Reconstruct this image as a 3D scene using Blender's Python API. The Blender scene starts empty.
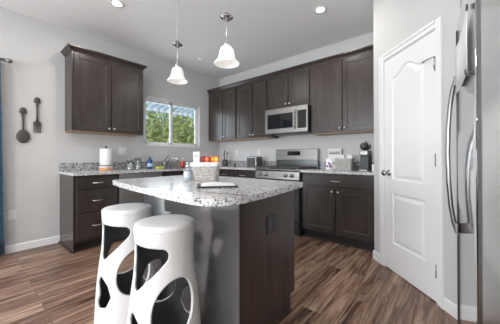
import bpy, bmesh, math, random
from mathutils import Vector, Matrix
R = math.radians
PI = math.pi
random.seed(7)
scn = bpy.context.scene
COL = scn.collection

# ------------------------------------------------------------------ camera
cam = bpy.data.cameras.new('camera')
cam.sensor_fit = 'HORIZONTAL'
cam.sensor_width = 36.0
cam.lens = 36.0 * 242.0 / 500.0
cam.shift_y = -5.96 / 500.0 * 1.0
cam.clip_start = 0.02
cam.clip_end = 300
camo = bpy.data.objects.new('camera', cam)
COL.objects.link(camo)
CAM = Vector((3.898, -3.587, 1.091))
_a, _t, _r = R(40.23), R(0.25), R(-0.135)
_F = Vector((-math.sin(_a), math.cos(_a), 0)); _R = Vector((math.cos(_a), math.sin(_a), 0)); _U = Vector((0, 0, 1))
_F2 = _F * math.cos(_t) + _U * math.sin(_t); _U2 = _U * math.cos(_t) - _F * math.sin(_t)
_R2 = _R * math.cos(_r) + _U2 * math.sin(_r); _U3 = _U2 * math.cos(_r) - _R * math.sin(_r)
m = Matrix((_R2, _U3, -_F2)).transposed().to_4x4()
m.translation = CAM
camo.matrix_world = m
scn.camera = camo

# ------------------------------------------------------------------ view
vs = scn.view_settings
vs.view_transform = 'Standard'
vs.look = 'None'
vs.gamma = 1
vs.use_curve_mapping = False
vs.exposure = 0.2

# ------------------------------------------------------------------ world, sun, window light, added fill
w = bpy.data.worlds.new('sky'); scn.world = w; w.use_nodes = True
nt = w.node_tree; nt.nodes.clear()
wo = nt.nodes.new('ShaderNodeOutputWorld'); bg = nt.nodes.new('ShaderNodeBackground')
tc = nt.nodes.new('ShaderNodeTexCoord'); sp = nt.nodes.new('ShaderNodeSeparateXYZ'); cr = nt.nodes.new('ShaderNodeValToRGB')
nt.links.new(tc.outputs['Generated'], sp.inputs[0]); nt.links.new(sp.outputs['Z'], cr.inputs[0])
cr.color_ramp.elements[0].position = 0.0; cr.color_ramp.elements[0].color = (.72, .84, .95, 1)
cr.color_ramp.elements[1].position = 0.6; cr.color_ramp.elements[1].color = (.30, .52, .85, 1)
nt.links.new(cr.outputs[0], bg.inputs[0]); bg.inputs[1].default_value = 1.0
nt.links.new(bg.outputs[0], wo.inputs[0])

sun = bpy.data.lights.new('sun', 'SUN'); sun.energy = 2.5; sun.angle = R(1); sun.color = (1, .95, .86)
so = bpy.data.objects.new('sun', sun); COL.objects.link(so)
so.rotation_euler = Vector((-.75, .25, -.8)).to_track_quat('-Z', 'Y').to_euler()

def area(name, loc, direction, sx, sy, power, color=(1, 1, 1)):
    l = bpy.data.lights.new(name, 'AREA'); l.shape = 'RECTANGLE'; l.size = sx; l.size_y = sy
    l.energy = power; l.color = color
    o = bpy.data.objects.new(name, l); COL.objects.link(o); o.location = loc
    o.rotation_euler = Vector(direction).to_track_quat('-Z', 'Y').to_euler()
    return o
DAY = (.93, .96, 1.0)
area('patio_door_daylight', (-.20, -4.75, 1.05), (1, 0, .35), 1.9, 1.95, 42, DAY)
area('back_fill_light', (1.3, -7.20, 1.45), (0, 1, .5), 1.7, 1.4, 95, DAY)  # pair of fill lamps added behind the camera, tilted up to lift the ceiling
area('back_fill_light', (3.6, -7.20, 1.45), (0, 1, .5), 1.7, 1.4, 95, DAY)
area('kitchen_window_daylight', (-.22, -1.108, 1.70), (1, 0, 0), 1.1, .8, 12, DAY)

H_CEIL = 2.79
# ------------------------------------------------------------------ materials
MATS = {}
def mat(name, color, rough=.5, metal=0., **k):
    if name in MATS: return MATS[name]
    m = bpy.data.materials.new(name); m.use_nodes = True
    b = m.node_tree.nodes['Principled BSDF']
    b.inputs['Base Color'].default_value = (*color, 1)
    b.inputs['Roughness'].default_value = rough
    b.inputs['Metallic'].default_value = metal
    for kk, v in k.items():
        b.inputs[kk.replace('_', ' ')].default_value = v
    MATS[name] = m
    return m
def nodes(m): return m.node_tree.nodes, m.node_tree.links, m.node_tree.nodes['Principled BSDF']
def ramp(N, pts, interp='LINEAR'):
    r = N.new('ShaderNodeValToRGB'); r.color_ramp.interpolation = interp
    e = r.color_ramp.elements
    while len(e) < len(pts): e.new(.5)
    for q, (p, c) in zip(e, pts):
        q.position = p; q.color = (*c, 1) if len(c) == 3 else c
    return r
def noisy(name, c1, c2, rough, scale=(8, 8, 8), detail=4, metal=0, bump=0, nscale=1., lo=.35, hi=.65, **k):
    m = mat(name, c1, rough, metal, **k)
    N, L, b = nodes(m)
    t = N.new('ShaderNodeTexCoord'); mp = N.new('ShaderNodeMapping'); n = N.new('ShaderNodeTexNoise')
    mp.inputs['Scale'].default_value = scale; n.inputs['Detail'].default_value = detail; n.inputs['Scale'].default_value = nscale
    L.new(t.outputs['Object'], mp.inputs[0]); L.new(mp.outputs[0], n.inputs['Vector'])
    r = ramp(N, [(lo, c1), (hi, c2)]); L.new(n.outputs['Fac'], r.inputs[0]); L.new(r.outputs[0], b.inputs['Base Color'])
    if bump:
        bp = N.new('ShaderNodeBump'); bp.inputs['Strength'].default_value = bump; bp.inputs['Distance'].default_value = .002
        L.new(n.outputs['Fac'], bp.inputs['Height']); L.new(bp.outputs[0], b.inputs['Normal'])
    return m
def mk_floor():
    m = mat('plank_floor', (.2, .13, .09), .33)
    N, L, b = nodes(m)
    t = N.new('ShaderNodeTexCoord'); mp = N.new('ShaderNodeMapping'); mp.inputs['Rotation'].default_value = (0, 0, R(90))
    L.new(t.outputs['Object'], mp.inputs[0])
    br = N.new('ShaderNodeTexBrick'); br.offset = .37; br.offset_frequency = 2
    br.inputs['Color1'].default_value = (0, 0, 0, 1); br.inputs['Color2'].default_value = (1, 1, 1, 1)
    br.inputs['Mortar'].default_value = (.3, .3, .3, 1)
    br.inputs['Scale'].default_value = 1; br.inputs['Mortar Size'].default_value = .0015; br.inputs['Brick Width'].default_value = 1.22
    br.inputs['Row Height'].default_value = .127; br.inputs['Bias'].default_value = 0
    L.new(mp.outputs[0], br.inputs['Vector'])
    # streaky grain, shifted plank by plank
    mp2 = N.new('ShaderNodeMapping'); mp2.inputs['Scale'].default_value = (26, 1.6, 1)
    add = N.new('ShaderNodeVectorMath'); add.operation = 'ADD'
    L.new(t.outputs['Object'], mp2.inputs[0]); L.new(mp2.outputs[0], add.inputs[0])
    mul = N.new('ShaderNodeVectorMath'); mul.operation = 'SCALE'; mul.inputs['Scale'].default_value = 13.7
    L.new(br.outputs['Color'], mul.inputs[0]); L.new(mul.outputs[0], add.inputs[1])
    n = N.new('ShaderNodeTexNoise'); n.inputs['Scale'].default_value = 1; n.inputs['Detail'].default_value = 6; n.inputs['Roughness'].default_value = .6
    n.inputs['Distortion'].default_value = 1.2
    L.new(add.outputs[0], n.inputs['Vector'])
    mx = N.new('ShaderNodeMath'); mx.operation = 'MULTIPLY_ADD'; mx.inputs[1].default_value = .16
    L.new(br.outputs['Color'], mx.inputs[0])
    sc = N.new('ShaderNodeMath'); sc.operation = 'MULTIPLY'; sc.inputs[1].default_value = .92
    L.new(n.outputs['Fac'], sc.inputs[0]); L.new(sc.outputs[0], mx.inputs[2])
    r = ramp(N, [(.36, (.055, .028, .020)), (.46, (.150, .083, .056)), (.56, (.28, .170, .118)), (.70, (.47, .325, .24))])
    L.new(mx.outputs[0], r.inputs[0])
    mix = N.new('ShaderNodeMix'); mix.data_type = 'RGBA'; mix.inputs['B'].default_value = (.05, .03, .022, 1)
    L.new(br.outputs['Fac'], mix.inputs['Factor']); L.new(r.outputs[0], mix.inputs['A']); L.new(mix.outputs['Result'], b.inputs['Base Color'])
    rr = ramp(N, [(.3, (.30,) * 3), (.7, (.44,) * 3)]); L.new(n.outputs['Fac'], rr.inputs[0]); L.new(rr.outputs[0], b.inputs['Roughness'])
    return m
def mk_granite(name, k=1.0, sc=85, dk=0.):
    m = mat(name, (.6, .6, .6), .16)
    N, L, b = nodes(m)
    t = N.new('ShaderNodeTexCoord')
    n1 = N.new('ShaderNodeTexNoise'); n1.inputs['Scale'].default_value = sc; n1.inputs['Detail'].default_value = 5; n1.inputs['Roughness'].default_value = .65
    n2 = N.new('ShaderNodeTexVoronoi'); n2.inputs['Scale'].default_value = 190
    n3 = N.new('ShaderNodeTexNoise'); n3.inputs['Scale'].default_value = 9; n3.inputs['Detail'].default_value = 2
    for n in (n1, n2, n3): L.new(t.outputs['Object'], n.inputs['Vector'])
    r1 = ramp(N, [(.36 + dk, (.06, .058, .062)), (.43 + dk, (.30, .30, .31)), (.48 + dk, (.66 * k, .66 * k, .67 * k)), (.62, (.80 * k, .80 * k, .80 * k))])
    L.new(n1.outputs['Fac'], r1.inputs[0])
    r2 = ramp(N, [(.0, (.12, .11, .12)), (.22, (.5, .49, .48)), (.3, (1, 1, 1))])
    L.new(n2.outputs['Color'], r2.inputs[0])
    mx = N.new('ShaderNodeMix'); mx.data_type = 'RGBA'; mx.blend_type = 'MULTIPLY'; mx.inputs['Factor'].default_value = .75
    L.new(r1.outputs[0], mx.inputs['A']); L.new(r2.outputs[0], mx.inputs['B'])
    r3 = ramp(N, [(.35, (.84, .84, .84)), (.6, (1, 1, 1))]); L.new(n3.outputs['Fac'], r3.inputs[0])
    m3 = N.new('ShaderNodeMix'); m3.data_type = 'RGBA'; m3.blend_type = 'MULTIPLY'; m3.inputs['Factor'].default_value = 1
    L.new(mx.outputs['Result'], m3.inputs['A']); L.new(r3.outputs[0], m3.inputs['B'])
    L.new(m3.outputs['Result'], b.inputs['Base Color'])
    return m
WALL = noisy('wall_paint', (.60, .60, .595), (.625, .625, .62), .75, (3, 3, 3))
CEIL = noisy('ceiling_paint', (.88, .88, .88), (.90, .90, .90), .85, (60, 60, 60), bump=.15)
TRIM = noisy('white_trim_paint', (.84, .84, .84), (.86, .86, .86), .32, (3, 3, 3))
FLOOR = mk_floor()
GRAN = mk_granite('granite', 1.12)
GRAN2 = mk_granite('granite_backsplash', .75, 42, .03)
WOOD = noisy('espresso_wood', (.036, .0275, .025), (.052, .042, .038), .28, (16, 16, 2.2), 5, bump=.08)
WOODIN = noisy('espresso_wood_recess', (.039, .030, .027), (.060, .048, .043), .27, (12, 12, 2.0), 5, bump=.08)
ISLW = noisy('island_side_veneer', (.038, .026, .022), (.074, .050, .043), .33, (14, 14, 1.0), 5)
ISLF = noisy('island_glossy_panel', (.085, .083, .084), (.10, .098, .098), .13, (2, 2, 2), IOR=2.1)
TAN = noisy('raw_maple', (.33, .23, .145), (.40, .28, .18), .5, (2, 20, 2))
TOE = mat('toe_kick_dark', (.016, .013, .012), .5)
NICK = noisy('brushed_nickel', (.62, .61, .59), (.72, .71, .69), .28, (40, 40, 4), metal=1)
STEEL = noisy('stainless_steel', (.33, .325, .315), (.40, .395, .385), .34, (2, 2, 90), metal=1)
STEELD = noisy('dark_stainless', (.28, .28, .28), (.34, .34, .34), .30, (90, 2, 2), metal=1)
FRIDGE = noisy('polished_fridge_steel', (.56, .56, .56), (.60, .60, .60), .055, (1, 1, 6), metal=1)
BRUSHED = noisy('brushed_door_steel', (.48, .475, .47), (.56, .555, .55), .20, (60, 60, 1), metal=1)
CHROME = mat('dark_chrome', (.42, .42, .43), .15, 1)
BLKG = mat('black_glass', (.012, .014, .016), .07)
BLK = mat('black_plastic', (.018, .018, .018), .35)
DGREY = mat('dark_grey_plastic', (.055, .06, .065), .4)
IRON = mat('dark_iron', (.085, .08, .078), .42, .3)
WHT = mat('white_plastic', (.80, .80, .80), .35)
STOOLW = noisy('white_stool_plastic', (.82, .82, .82), (.84, .84, .84), .28, (3, 3, 3))
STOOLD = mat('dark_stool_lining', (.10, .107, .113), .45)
SHADE = mat('frosted_glass_shade', (.93, .93, .92), .35, Subsurface_Weight=.0, Transmission_Weight=.0, Emission_Color=(1, .98, .95, 1), Emission_Strength=.22)
PAPER = noisy('paper', (.86, .86, .86), (.88, .88, .88), .8, (60, 60, 60))
BAMBOO = noisy('warm_wood', (.60, .30, .13), (.70, .38, .18), .45, (30, 3, 30))
CURT = noisy('blue_curtain', (.11, .20, .29), (.17, .28, .38), .85, (14, 14, 30))
BEAD = mat('catchlight_bead', (.12, .098, .09), .3)  # lighter bead colour paints the catch-light along the door bevels
BASK = noisy('greywash_weave', (.40, .39, .37), (.62, .61, .58), .8, (60, 60, 60))
WBASK = noisy('pale_weave', (.42, .39, .36), (.68, .65, .61), .8, (70, 70, 70))
LED = mat('lit_lens', (1, .95, .85), .5, Emission_Color=(1, .90, .74, 1), Emission_Strength=9)
def glass(name, tint=(.95, .98, 1), fac=.08):
    m = bpy.data.materials.new(name); m.use_nodes = True
    N, L = m.node_tree.nodes, m.node_tree.links; N.clear()
    o = N.new('ShaderNodeOutputMaterial'); mx = N.new('ShaderNodeMixShader'); a = N.new('ShaderNodeBsdfTransparent'); g = N.new('ShaderNodeBsdfGlossy')
    a.inputs[0].default_value = (*tint, 1); g.inputs['Roughness'].default_value = .02; mx.inputs[0].default_value = fac
    L.new(a.outputs[0], mx.inputs[1]); L.new(g.outputs[0], mx.inputs[2]); L.new(mx.outputs[0], o.inputs[0])
    return m
GLASS = glass('window_glass')
JARG = glass('jar_glass', (.86, .89, .89), .22)
CLEARP = glass('clear_blue_plastic', (.96, .98, 1), .15)

# ------------------------------------------------------------------ mesh helpers
class MB:
    def __init__(s): s.bm = bmesh.new(); s.mi = 0
    def _add(s, vs, fs, smooth=False):
        v = [s.bm.verts.new(p) for p in vs]
        for f in fs:
            try:
                q = s.bm.faces.new([v[i] for i in f]); q.material_index = s.mi; q.smooth = smooth
            except ValueError: pass
        return v
    def box(s, x0, y0, z0, x1, y1, z1):
        x0, x1 = sorted((x0, x1)); y0, y1 = sorted((y0, y1)); z0, z1 = sorted((z0, z1))
        s._add([(x0, y0, z0), (x1, y0, z0), (x1, y1, z0), (x0, y1, z0), (x0, y0, z1), (x1, y0, z1), (x1, y1, z1), (x0, y1, z1)],
               [(0, 3, 2, 1), (4, 5, 6, 7), (0, 1, 5, 4), (1, 2, 6, 5), (2, 3, 7, 6), (3, 0, 4, 7)])
        return s
    def lathe(s, prof, c=(0, 0, 0), n=28, axis='Z', smooth=True):
        vs = []; fs = []
        for r, z in prof:
            for i in range(n):
                a = 2 * PI * i / n; x, y = r * math.cos(a), r * math.sin(a)
                p = {'Z': (x, y, z), 'Y': (x, -z, y), 'X': (z, x, y)}[axis]
                vs.append((p[0] + c[0], p[1] + c[1], p[2] + c[2]))
        for k in range(len(prof) - 1):
            for i in range(n):
                j = (i + 1) % n; fs.append((k * n + i, k * n + j, (k + 1) * n + j, (k + 1) * n + i))
        if prof[0][0] > 1e-6: fs.append(tuple(range(n))[::-1])
        if prof[-1][0] > 1e-6: fs.append(tuple(range((len(prof) - 1) * n, len(prof) * n)))
        s._add(vs, fs, smooth)
        bmesh.ops.remove_doubles(s.bm, verts=s.bm.verts[:], dist=1e-6)
        return s
    def cyl(s, c, r, z0, z1, n=24, axis='Z'): return s.lathe([(r, z0), (r, z1)], c, n, axis)
    def tube(s, pts, r, n=8, closed=False):
        P = [Vector(p) for p in pts]; rs = r if isinstance(r, (list, tuple)) else [r] * len(P)
        vs = []; fs = []; up = None; L = len(P)
        for i, p in enumerate(P):
            if closed: d = P[(i + 1) % L] - P[i - 1]
            else: d = P[min(i + 1, L - 1)] - P[max(i - 1, 0)]
            d.normalize()
            if up is None:
                up = d.orthogonal().normalized()
            up = (up - d * up.dot(d))
            up = up.normalized() if up.length > 1e-6 else d.orthogonal().normalized()
            q = d.cross(up)
            for k in range(n):
                a = 2 * PI * k / n; vs.append(p + (up * math.cos(a) + q * math.sin(a)) * rs[i])
        for i in range(L - (0 if closed else 1)):
            j = (i + 1) % L
            for k in range(n):
                l = (k + 1) % n; fs.append((i * n + k, i * n + l, j * n + l, j * n + k))
        if not closed: fs += [tuple(range(n))[::-1], tuple(range((L - 1) * n, L * n))]
        s._add(vs, fs, True); return s
    def prism(s, poly, axis, a, b):
        # poly in the plane of the two other axes, extruded from a to b along axis
        n = len(poly)
        f = {'Z': lambda p, t: (p[0], p[1], t), 'Y': lambda p, t: (p[0], t, p[1]), 'X': lambda p, t: (t, p[0], p[1])}[axis]
        s._add([f(p, a) for p in poly] + [f(p, b) for p in poly],
               [tuple(range(n))[::-1], tuple(range(n, 2 * n))] + [(i, (i + 1) % n, n + (i + 1) % n, n + i) for i in range(n)])
        return s
    def ell(s, c, rx, ry, rz, n=16, m=10):
        vs = []; fs = []
        for k in range(m + 1):
            t = PI * k / m
            for i in range(n):
                a = 2 * PI * i / n
                vs.append((c[0] + rx * math.sin(t) * math.cos(a), c[1] + ry * math.sin(t) * math.sin(a), c[2] - rz * math.cos(t)))
        for k in range(m):
            for i in range(n):
                j = (i + 1) % n; fs.append((k * n + i, k * n + j, (k + 1) * n + j, (k + 1) * n + i))
        s._add(vs, fs, True); bmesh.ops.remove_doubles(s.bm, verts=s.bm.verts[:], dist=1e-6); return s
    def build(s, name, mats, parent=None, bevel=0, seg=2, world=False):
        bmesh.ops.recalc_face_normals(s.bm, faces=s.bm.faces[:])
        me = bpy.data.meshes.new(name)
        if world and parent is not None:
            s.bm.transform(wm(parent).inverted())
        s.bm.to_mesh(me); s.bm.free()
        for x in (mats if isinstance(mats, (list, tuple)) else [mats]): me.materials.append(x)
        o = bpy.data.objects.new(name, me); COL.objects.link(o)
        if parent is not None: o.parent = parent
        if bevel:
            b = o.modifiers.new('bevel', 'BEVEL'); b.width = bevel; b.segments = seg; b.limit_method = 'ANGLE'; b.angle_limit = R(40)
            b.harden_normals = False
        return o
def wm(o):
    M = o.matrix_basis.copy(); p = o.parent
    while p: M = p.matrix_basis @ M; p = p.parent
    return M
def tag(o, label, cat, group=None):
    o['label'] = label; o['category'] = cat
    if group: o['group'] = group
    return o
def thing(name, label, cat, loc=(0, 0, 0), rot=0, group=None):
    o = bpy.data.objects.new(name, None); COL.objects.link(o); o.location = loc; o.rotation_euler = (0, 0, rot); o.empty_display_size = .1
    return tag(o, label, cat, group)
def struct(o): o['kind'] = 'structure'; return o
def frame(name, loc, rot=0):
    o = bpy.data.objects.new(name, None); COL.objects.link(o); o.location = loc; o.rotation_euler = (0, 0, rot); return struct(o)

# ------------------------------------------------------------------ room shell
T = .14
PX, PY = 3.236, -.743                       # pantry corner
q = R(45.92); U = Vector((math.cos(q), -math.sin(q), 0)); NV = Vector((math.sin(q), math.cos(q), 0))   # along the pantry wall / into it
DX, DY = 3.370, -.881
SD = (Vector((DX, DY, 0)) - Vector((PX, PY, 0))).dot(U)     # pantry corner -> slab edge
LEN = (3.93 - PX) / U.x
EX, EY = 3.93, PY + U.y * LEN
struct(MB().box(-.14, -7.14, -.06, 5.0, .14, 0).build('floor', FLOOR))
struct(MB().box(-.14, -7.14, H_CEIL, 5.0, .14, H_CEIL + .1).build('ceiling', CEIL))
WY0, WY1, WZ0, WZ1 = -1.676, -.540, 1.283, 2.112
def wall_with_holes(name, axis, c0, c1, a0, a1, holes):
    mb = MB(); holes = sorted(holes); cur = a0
    def bx(p, q_, z0, z1):
        if q_ - p < 1e-4 or z1 - z0 < 1e-4: return
        if axis == 'X': mb.box(c0, p, z0, c1, q_, z1)
        else: mb.box(p, c0, z0, q_, c1, z1)
    for h0, h1, z0, z1 in holes:
        bx(cur, h0, 0, H_CEIL); bx(h0, h1, 0, z0); bx(h0, h1, z1, H_CEIL); cur = h1
    bx(cur, a1, 0, H_CEIL)
    return struct(mb.build(name, WALL))
wall_with_holes('wall_left', 'X', -T, 0, -7.14, 0, [(-5.75, -3.75, 0, 2.05), (WY0, WY1, WZ0, WZ1)])
wall_with_holes('wall_back', 'Y', 0, T, -.14, PX + T, [])
wall_with_holes('wall_front', 'Y', -7.14, -7, 0, 5.0, [(.45, 2.15, .75, 2.15), (2.75, 4.45, .75, 2.15)])
wall_with_holes('wall_right', 'X', 4.78, 4.9, -7, EY, [])
struct(MB().box(PX, PY, 0, PX + T, 0, H_CEIL).build('wall_pantry_side', WALL))
struct(MB().box(EX + .05, EY, 0, 4.9, EY + T, H_CEIL).build('wall_alcove', WALL))
# 45 degree pantry wall, in its own frame with the door opening cut out
pw = frame('wall_pantry', (PX, PY, 0), -q)
mb = MB(); d0, d1 = SD - .012, SD + .607 + .012
mb.box(0, 0, 0, d0, .12, H_CEIL).box(d1, 0, 0, LEN, .12, H_CEIL).box(d0, 0, 2.052, d1, .12, H_CEIL)
mb.build('panel', WALL, pw)
# baseboards
def bb(name, parent, x0, x1, mirrored=False):
    mb = MB(); mb.prism([(0, 0), (0, .088), (-.006, .088), (-.012, .074), (-.014, 0)], 'X', x0, x1)
    o = mb.build(name, TRIM, parent)
    return o
b = bb('baseboard_left', None, -2.776 + .0, -7) ; b.rotation_euler = (0, 0, R(90)); struct(b)
b = bb('baseboard_left', None, 0, 0) if False else None
# pantry door
dr = frame('door_1', (DX, DY, 0), -q)
DW, DH = .607, 2.035
sl = MB()
ST = .105
zl0, zl1, zu0 = .27, .745, .875
ux0, ux1 = ST, DW - ST
def arch(x, inset=0):
    # cathedral top: shoulders, then a smooth rise to the middle
    t = abs((x - DW / 2) / (DW / 2 - ST)); t = min(1, t)
    return 1.845 + .075 * (.5 + .5 * math.cos(PI * min(1, t / .86))) - inset
def slabface():
    # front face built as rails and stiles around two recessed raised panels
    mb = MB(); d = .035; f = -.0
    mb.box(0, f + .010, .01, DW, f + d, DH)                # core
    mb.box(0, f, .01, ST, f + .010, DH).box(DW - ST, f, .01, DW, f + .010, DH)
    mb.box(ST, f, .01, DW - ST, f + .010, zl0).box(ST, f, zl1, DW - ST, f + .010, zu0)
    n = 24
    top = [(ST + (DW - 2 * ST) * i / n) for i in range(n + 1)]
    for i in range(n):
        a, b_ = top[i], top[i + 1]
        mb.prism([(a, arch(a)), (b_, arch(b_)), (b_, DH), (a, DH)], 'Y', f, f + .010)
    return mb
bmd = slabface(); bmesh.ops.remove_doubles(bmd.bm, verts=bmd.bm.verts[:], dist=1e-5)
bmd.build('slab', TRIM, dr)
def raised(poly_fn, name):
    # bevelled raised field and a bead around it
    mb = MB(); rings = [(.0, .0005), (.010, .0095), (.020, .0095), (.048, .0025), (.052, .002)]
    polys = [poly_fn(i) for i, _ in rings]; n = len(polys[0]); vs = []; fs = []
    for (i, y), P_ in zip(rings, polys): vs += [(x, y, z) for x, z in P_]
    for k in range(len(rings) - 1):
        for i in range(n): fs.append((k * n + i, k * n + (i + 1) % n, (k + 1) * n + (i + 1) % n, (k + 1) * n + i))
    fs.append(tuple(range((len(rings) - 1) * n, len(rings) * n)))
    mb._add(vs, fs); return mb.build(name, TRIM, dr)
raised(lambda i: [(ux0 + i, zl0 + i), (ux1 - i, zl0 + i), (ux1 - i, zl1 - i), (ux0 + i, zl1 - i)], 'door_panel')
def upoly(i):
    n = 20; P_ = [(ux0 + i, zu0 + i), (ux1 - i, zu0 + i)]
    for k in range(n + 1):
        x = ux1 - i - (ux1 - ux0 - 2 * i) * k / n
        xs = DW / 2 + (x - DW / 2) * (DW / 2 - ST) / (DW / 2 - ST - i); P_.append((x, arch(xs) - i))
    return P_
raised(upoly, 'door_panel')
kn = MB().lathe([(.028, 0), (.030, .004), (.026, .008), (.011, .012), (.010, .030), (.020, .038), (.027, .048), (.028, .058), (.022, .066), (0, .069)], (.062, 0, .935), 24, 'Y').build('door_knob', CHROME, dr)
for z in (1.78, 1.065, .24):
    h = MB().box(DW - .004, -.004, z - .045, DW + .010, .002, z + .045); h.cyl((DW + .003, -.006, z), .006, -.048, .048, 10)
    h.build('hinge', STEELD, dr)
MB().tube([(DW + .002, -.010, 1.83), (DW - .012, -.022, 1.835), (DW - .09, -.030, 1.832)], .0045).tube([(DW - .09, -.030, 1.832), (DW - .10, -.012, 1.832)], .007).tube([(DW + .003, -.012, 1.84), (DW + .003, -.012, 1.75)], .0075).build('door_stop', NICK, dr)
# casing and jamb around the pantry door
cs = struct(MB().box(0, 0, 0, 0, 0, 0).build('trim_1', TRIM)) if False else None
tr = frame('trim_1', (DX, DY, 0), -q)
def casing_profile(mb, x0, x1, z0, z1, vertical, flip):
    # two steps: thin inner edge and thick outer band
    if vertical:
        a, b_ = (x0, x1)
        mb.box(a, -.012, z0, b_, 0, z1)
        if flip: mb.box(b_ - .022, -.020, z0, b_, -.012, z1)
        else: mb.box(a, -.020, z0, a + .022, -.012, z1)
    else:
        mb.box(x0, -.012, z0, x1, 0, z1); mb.box(x0, -.020, z1 - .022, x1, -.012, z1)
mb = MB(); CW = .058; g = .010
casing_profile(mb, -g - CW, -g, 0, DH + .012 + CW, True, False)
casing_profile(mb, DW + g, DW + g + CW, 0, DH + .012 + CW, True, True)
casing_profile(mb, -g, DW + g, DH + .012, DH + .012 + CW, False, False)
mb.build('casing', TRIM, tr, bevel=.003)
MB().box(-.011, .0, 0, -.003, .12, DH + .012).box(DW + .003, .0, 0, DW + .011, .12, DH + .012).box(-.011, 0, DH + .004, DW + .011, .12, DH + .014).build('jamb', TRIM, tr)
# pantry wall baseboards, wrapping both corners
cl = SD - g - CW
pb = frame('baseboard_pantry', (PX, PY, 0), -q)
MB().prism([(0, 0), (0, .088), (-.006, .088), (-.012, .074), (-.014, 0)], 'X', -.010, cl).build('moulding', TRIM, pb)
MB().prism([(0, 0), (0, .088), (-.006, .088), (-.012, .074), (-.014, 0)], 'X', SD + DW + g + CW, LEN + .01).build('moulding', TRIM, pb)

# kitchen window
wf = frame('window_1', (0, 0, 0))
mb = MB(); XW0, XW1 = -.10, -.045; fw = .035
mb.box(XW0, WY0, WZ0, XW1, WY0 + fw, WZ1).box(XW0, WY1 - fw, WZ0, XW1, WY1, WZ1).box(XW0, WY0, WZ0, XW1, WY1, WZ0 + fw).box(XW0, WY0, WZ1 - fw, XW1, WY1, WZ1)
mb.build('window_frame', WHT, wf, bevel=.003)
ym = -1.13
def sash(y0, y1, x0, x1):
    m_ = MB(); s_ = .038
    m_.box(x0, y0, WZ0 + fw, x1, y0 + s_, WZ1 - fw).box(x0, y1 - s_, WZ0 + fw, x1, y1, WZ1 - fw).box(x0, y0, WZ0 + fw, x1, y1, WZ0 + fw + s_).box(x0, y0, WZ1 - fw - s_, x1, y1, WZ1 - fw)
    o = m_.build('sash', WHT, wf, bevel=.003)
    MB().box((x0 + x1) / 2 - .002, y0 + s_, WZ0 + fw + s_, (x0 + x1) / 2 + .002, y1 - s_, WZ1 - fw - s_).build('glass_pane', GLASS, o)
sash(WY0 + fw, ym + .035, -.095, -.075); sash(ym - .035, WY1 - fw, -.070, -.050)
MB().box(-.045, WY0 - .0, WZ0 - .0, .012, WY1 + .0, WZ0 + .012).build('window_sill', TRIM, wf)

# back windows added to bring in fill light; patio door frames (behind the camera)
for i, (x0, x1) in enumerate(((.45, 2.15), (2.75, 4.45))):
    f_ = frame('window_%d' % (i + 2), (0, 0, 0)); mb = MB(); y0, y1 = -7.10, -7.03; z0, z1 = .75, 2.15; a = .05
    mb.box(x0, y0, z0, x0 + a, y1, z1).box(x1 - a, y0, z0, x1, y1, z1).box(x0, y0, z0, x1, y1, z0 + a).box(x0, y0, z1 - a, x1, y1, z1).box((x0 + x1) / 2 - .03, y0, z0, (x0 + x1) / 2 + .03, y1, z1)
    mb.build('window_frame', WHT, f_)
f_ = frame('door_2', (0, 0, 0)); mb = MB(); x0, x1 = -.11, -.04; a = .07
for y in (-5.75, -4.785, -3.82): mb.box(x0, y, 0, x1, y + a, 2.05)
mb.box(x0, -5.75, 0, x1, -3.75, a).box(x0, -5.75, 2.05 - a, x1, -3.75, 2.05); mb.build('door_frame', WHT, f_)

# ------------------------------------------------------------------ cabinets
def shaker(w_, h_, name, parent, x, z, yf, m_=WOOD, m2=WOODIN, st=.056):
    """framed door, local front at yf (looking to -y), 19 mm thick, with a beaded recess"""
    mb = MB(); t = .019
    mb.box(x, yf, z, x + st, yf + t, z + h_).box(x + w_ - st, yf, z, x + w_, yf + t, z + h_)
    mb.box(x + st, yf, z, x + w_ - st, yf + t, z + st).box(x + st, yf, z + h_ - st, x + w_ - st, yf + t, z + h_)
    mb.mi = 1
    mb.box(x + st, yf + .009, z + st, x + w_ - st, yf + t - .002, z + h_ - st)
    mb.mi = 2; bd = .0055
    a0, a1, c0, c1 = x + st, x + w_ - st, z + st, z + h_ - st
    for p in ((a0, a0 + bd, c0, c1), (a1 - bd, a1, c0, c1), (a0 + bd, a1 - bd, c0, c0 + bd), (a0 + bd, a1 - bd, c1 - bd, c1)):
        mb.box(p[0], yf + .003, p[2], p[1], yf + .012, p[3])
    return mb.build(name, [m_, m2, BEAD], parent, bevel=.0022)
def knob(parent, x, z, yf):
    return MB().lathe([(.007, 0), (.006, .010), (.013, .016), (.0155, .021), (.013, .026), (0, .028)], (x, yf, z), 16, 'Y').build('knob', NICK, parent)
def pull(parent, x, z, yf, L=.11):
    mb = MB(); pts = [(x - L / 2, yf, z), (x - L / 2 + .004, yf - .018, z), (x - L / 2 + .02, yf - .026, z), (x, yf - .029, z), (x + L / 2 - .02, yf - .026, z), (x + L / 2 - .004, yf - .018, z), (x + L / 2, yf, z)]
    mb.tube(pts, .0055, 8); return mb.build('handle', NICK, parent)
def slab_drawer(parent, x, z, w_, h_, yf, handle=True, name='drawer'):
    mb = MB(); mb.box(x, yf, z, x + w_, yf + .019, z + h_)
    if h_ > .18:
        s_ = .0
    o = mb.build(name, WOOD, parent, bevel=.004)
    if handle: pull(o, x + w_ / 2, z + h_ / 2, yf)
    return o
UBZ, UTZ, CRZ = 1.418, 2.41, 2.47
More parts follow.
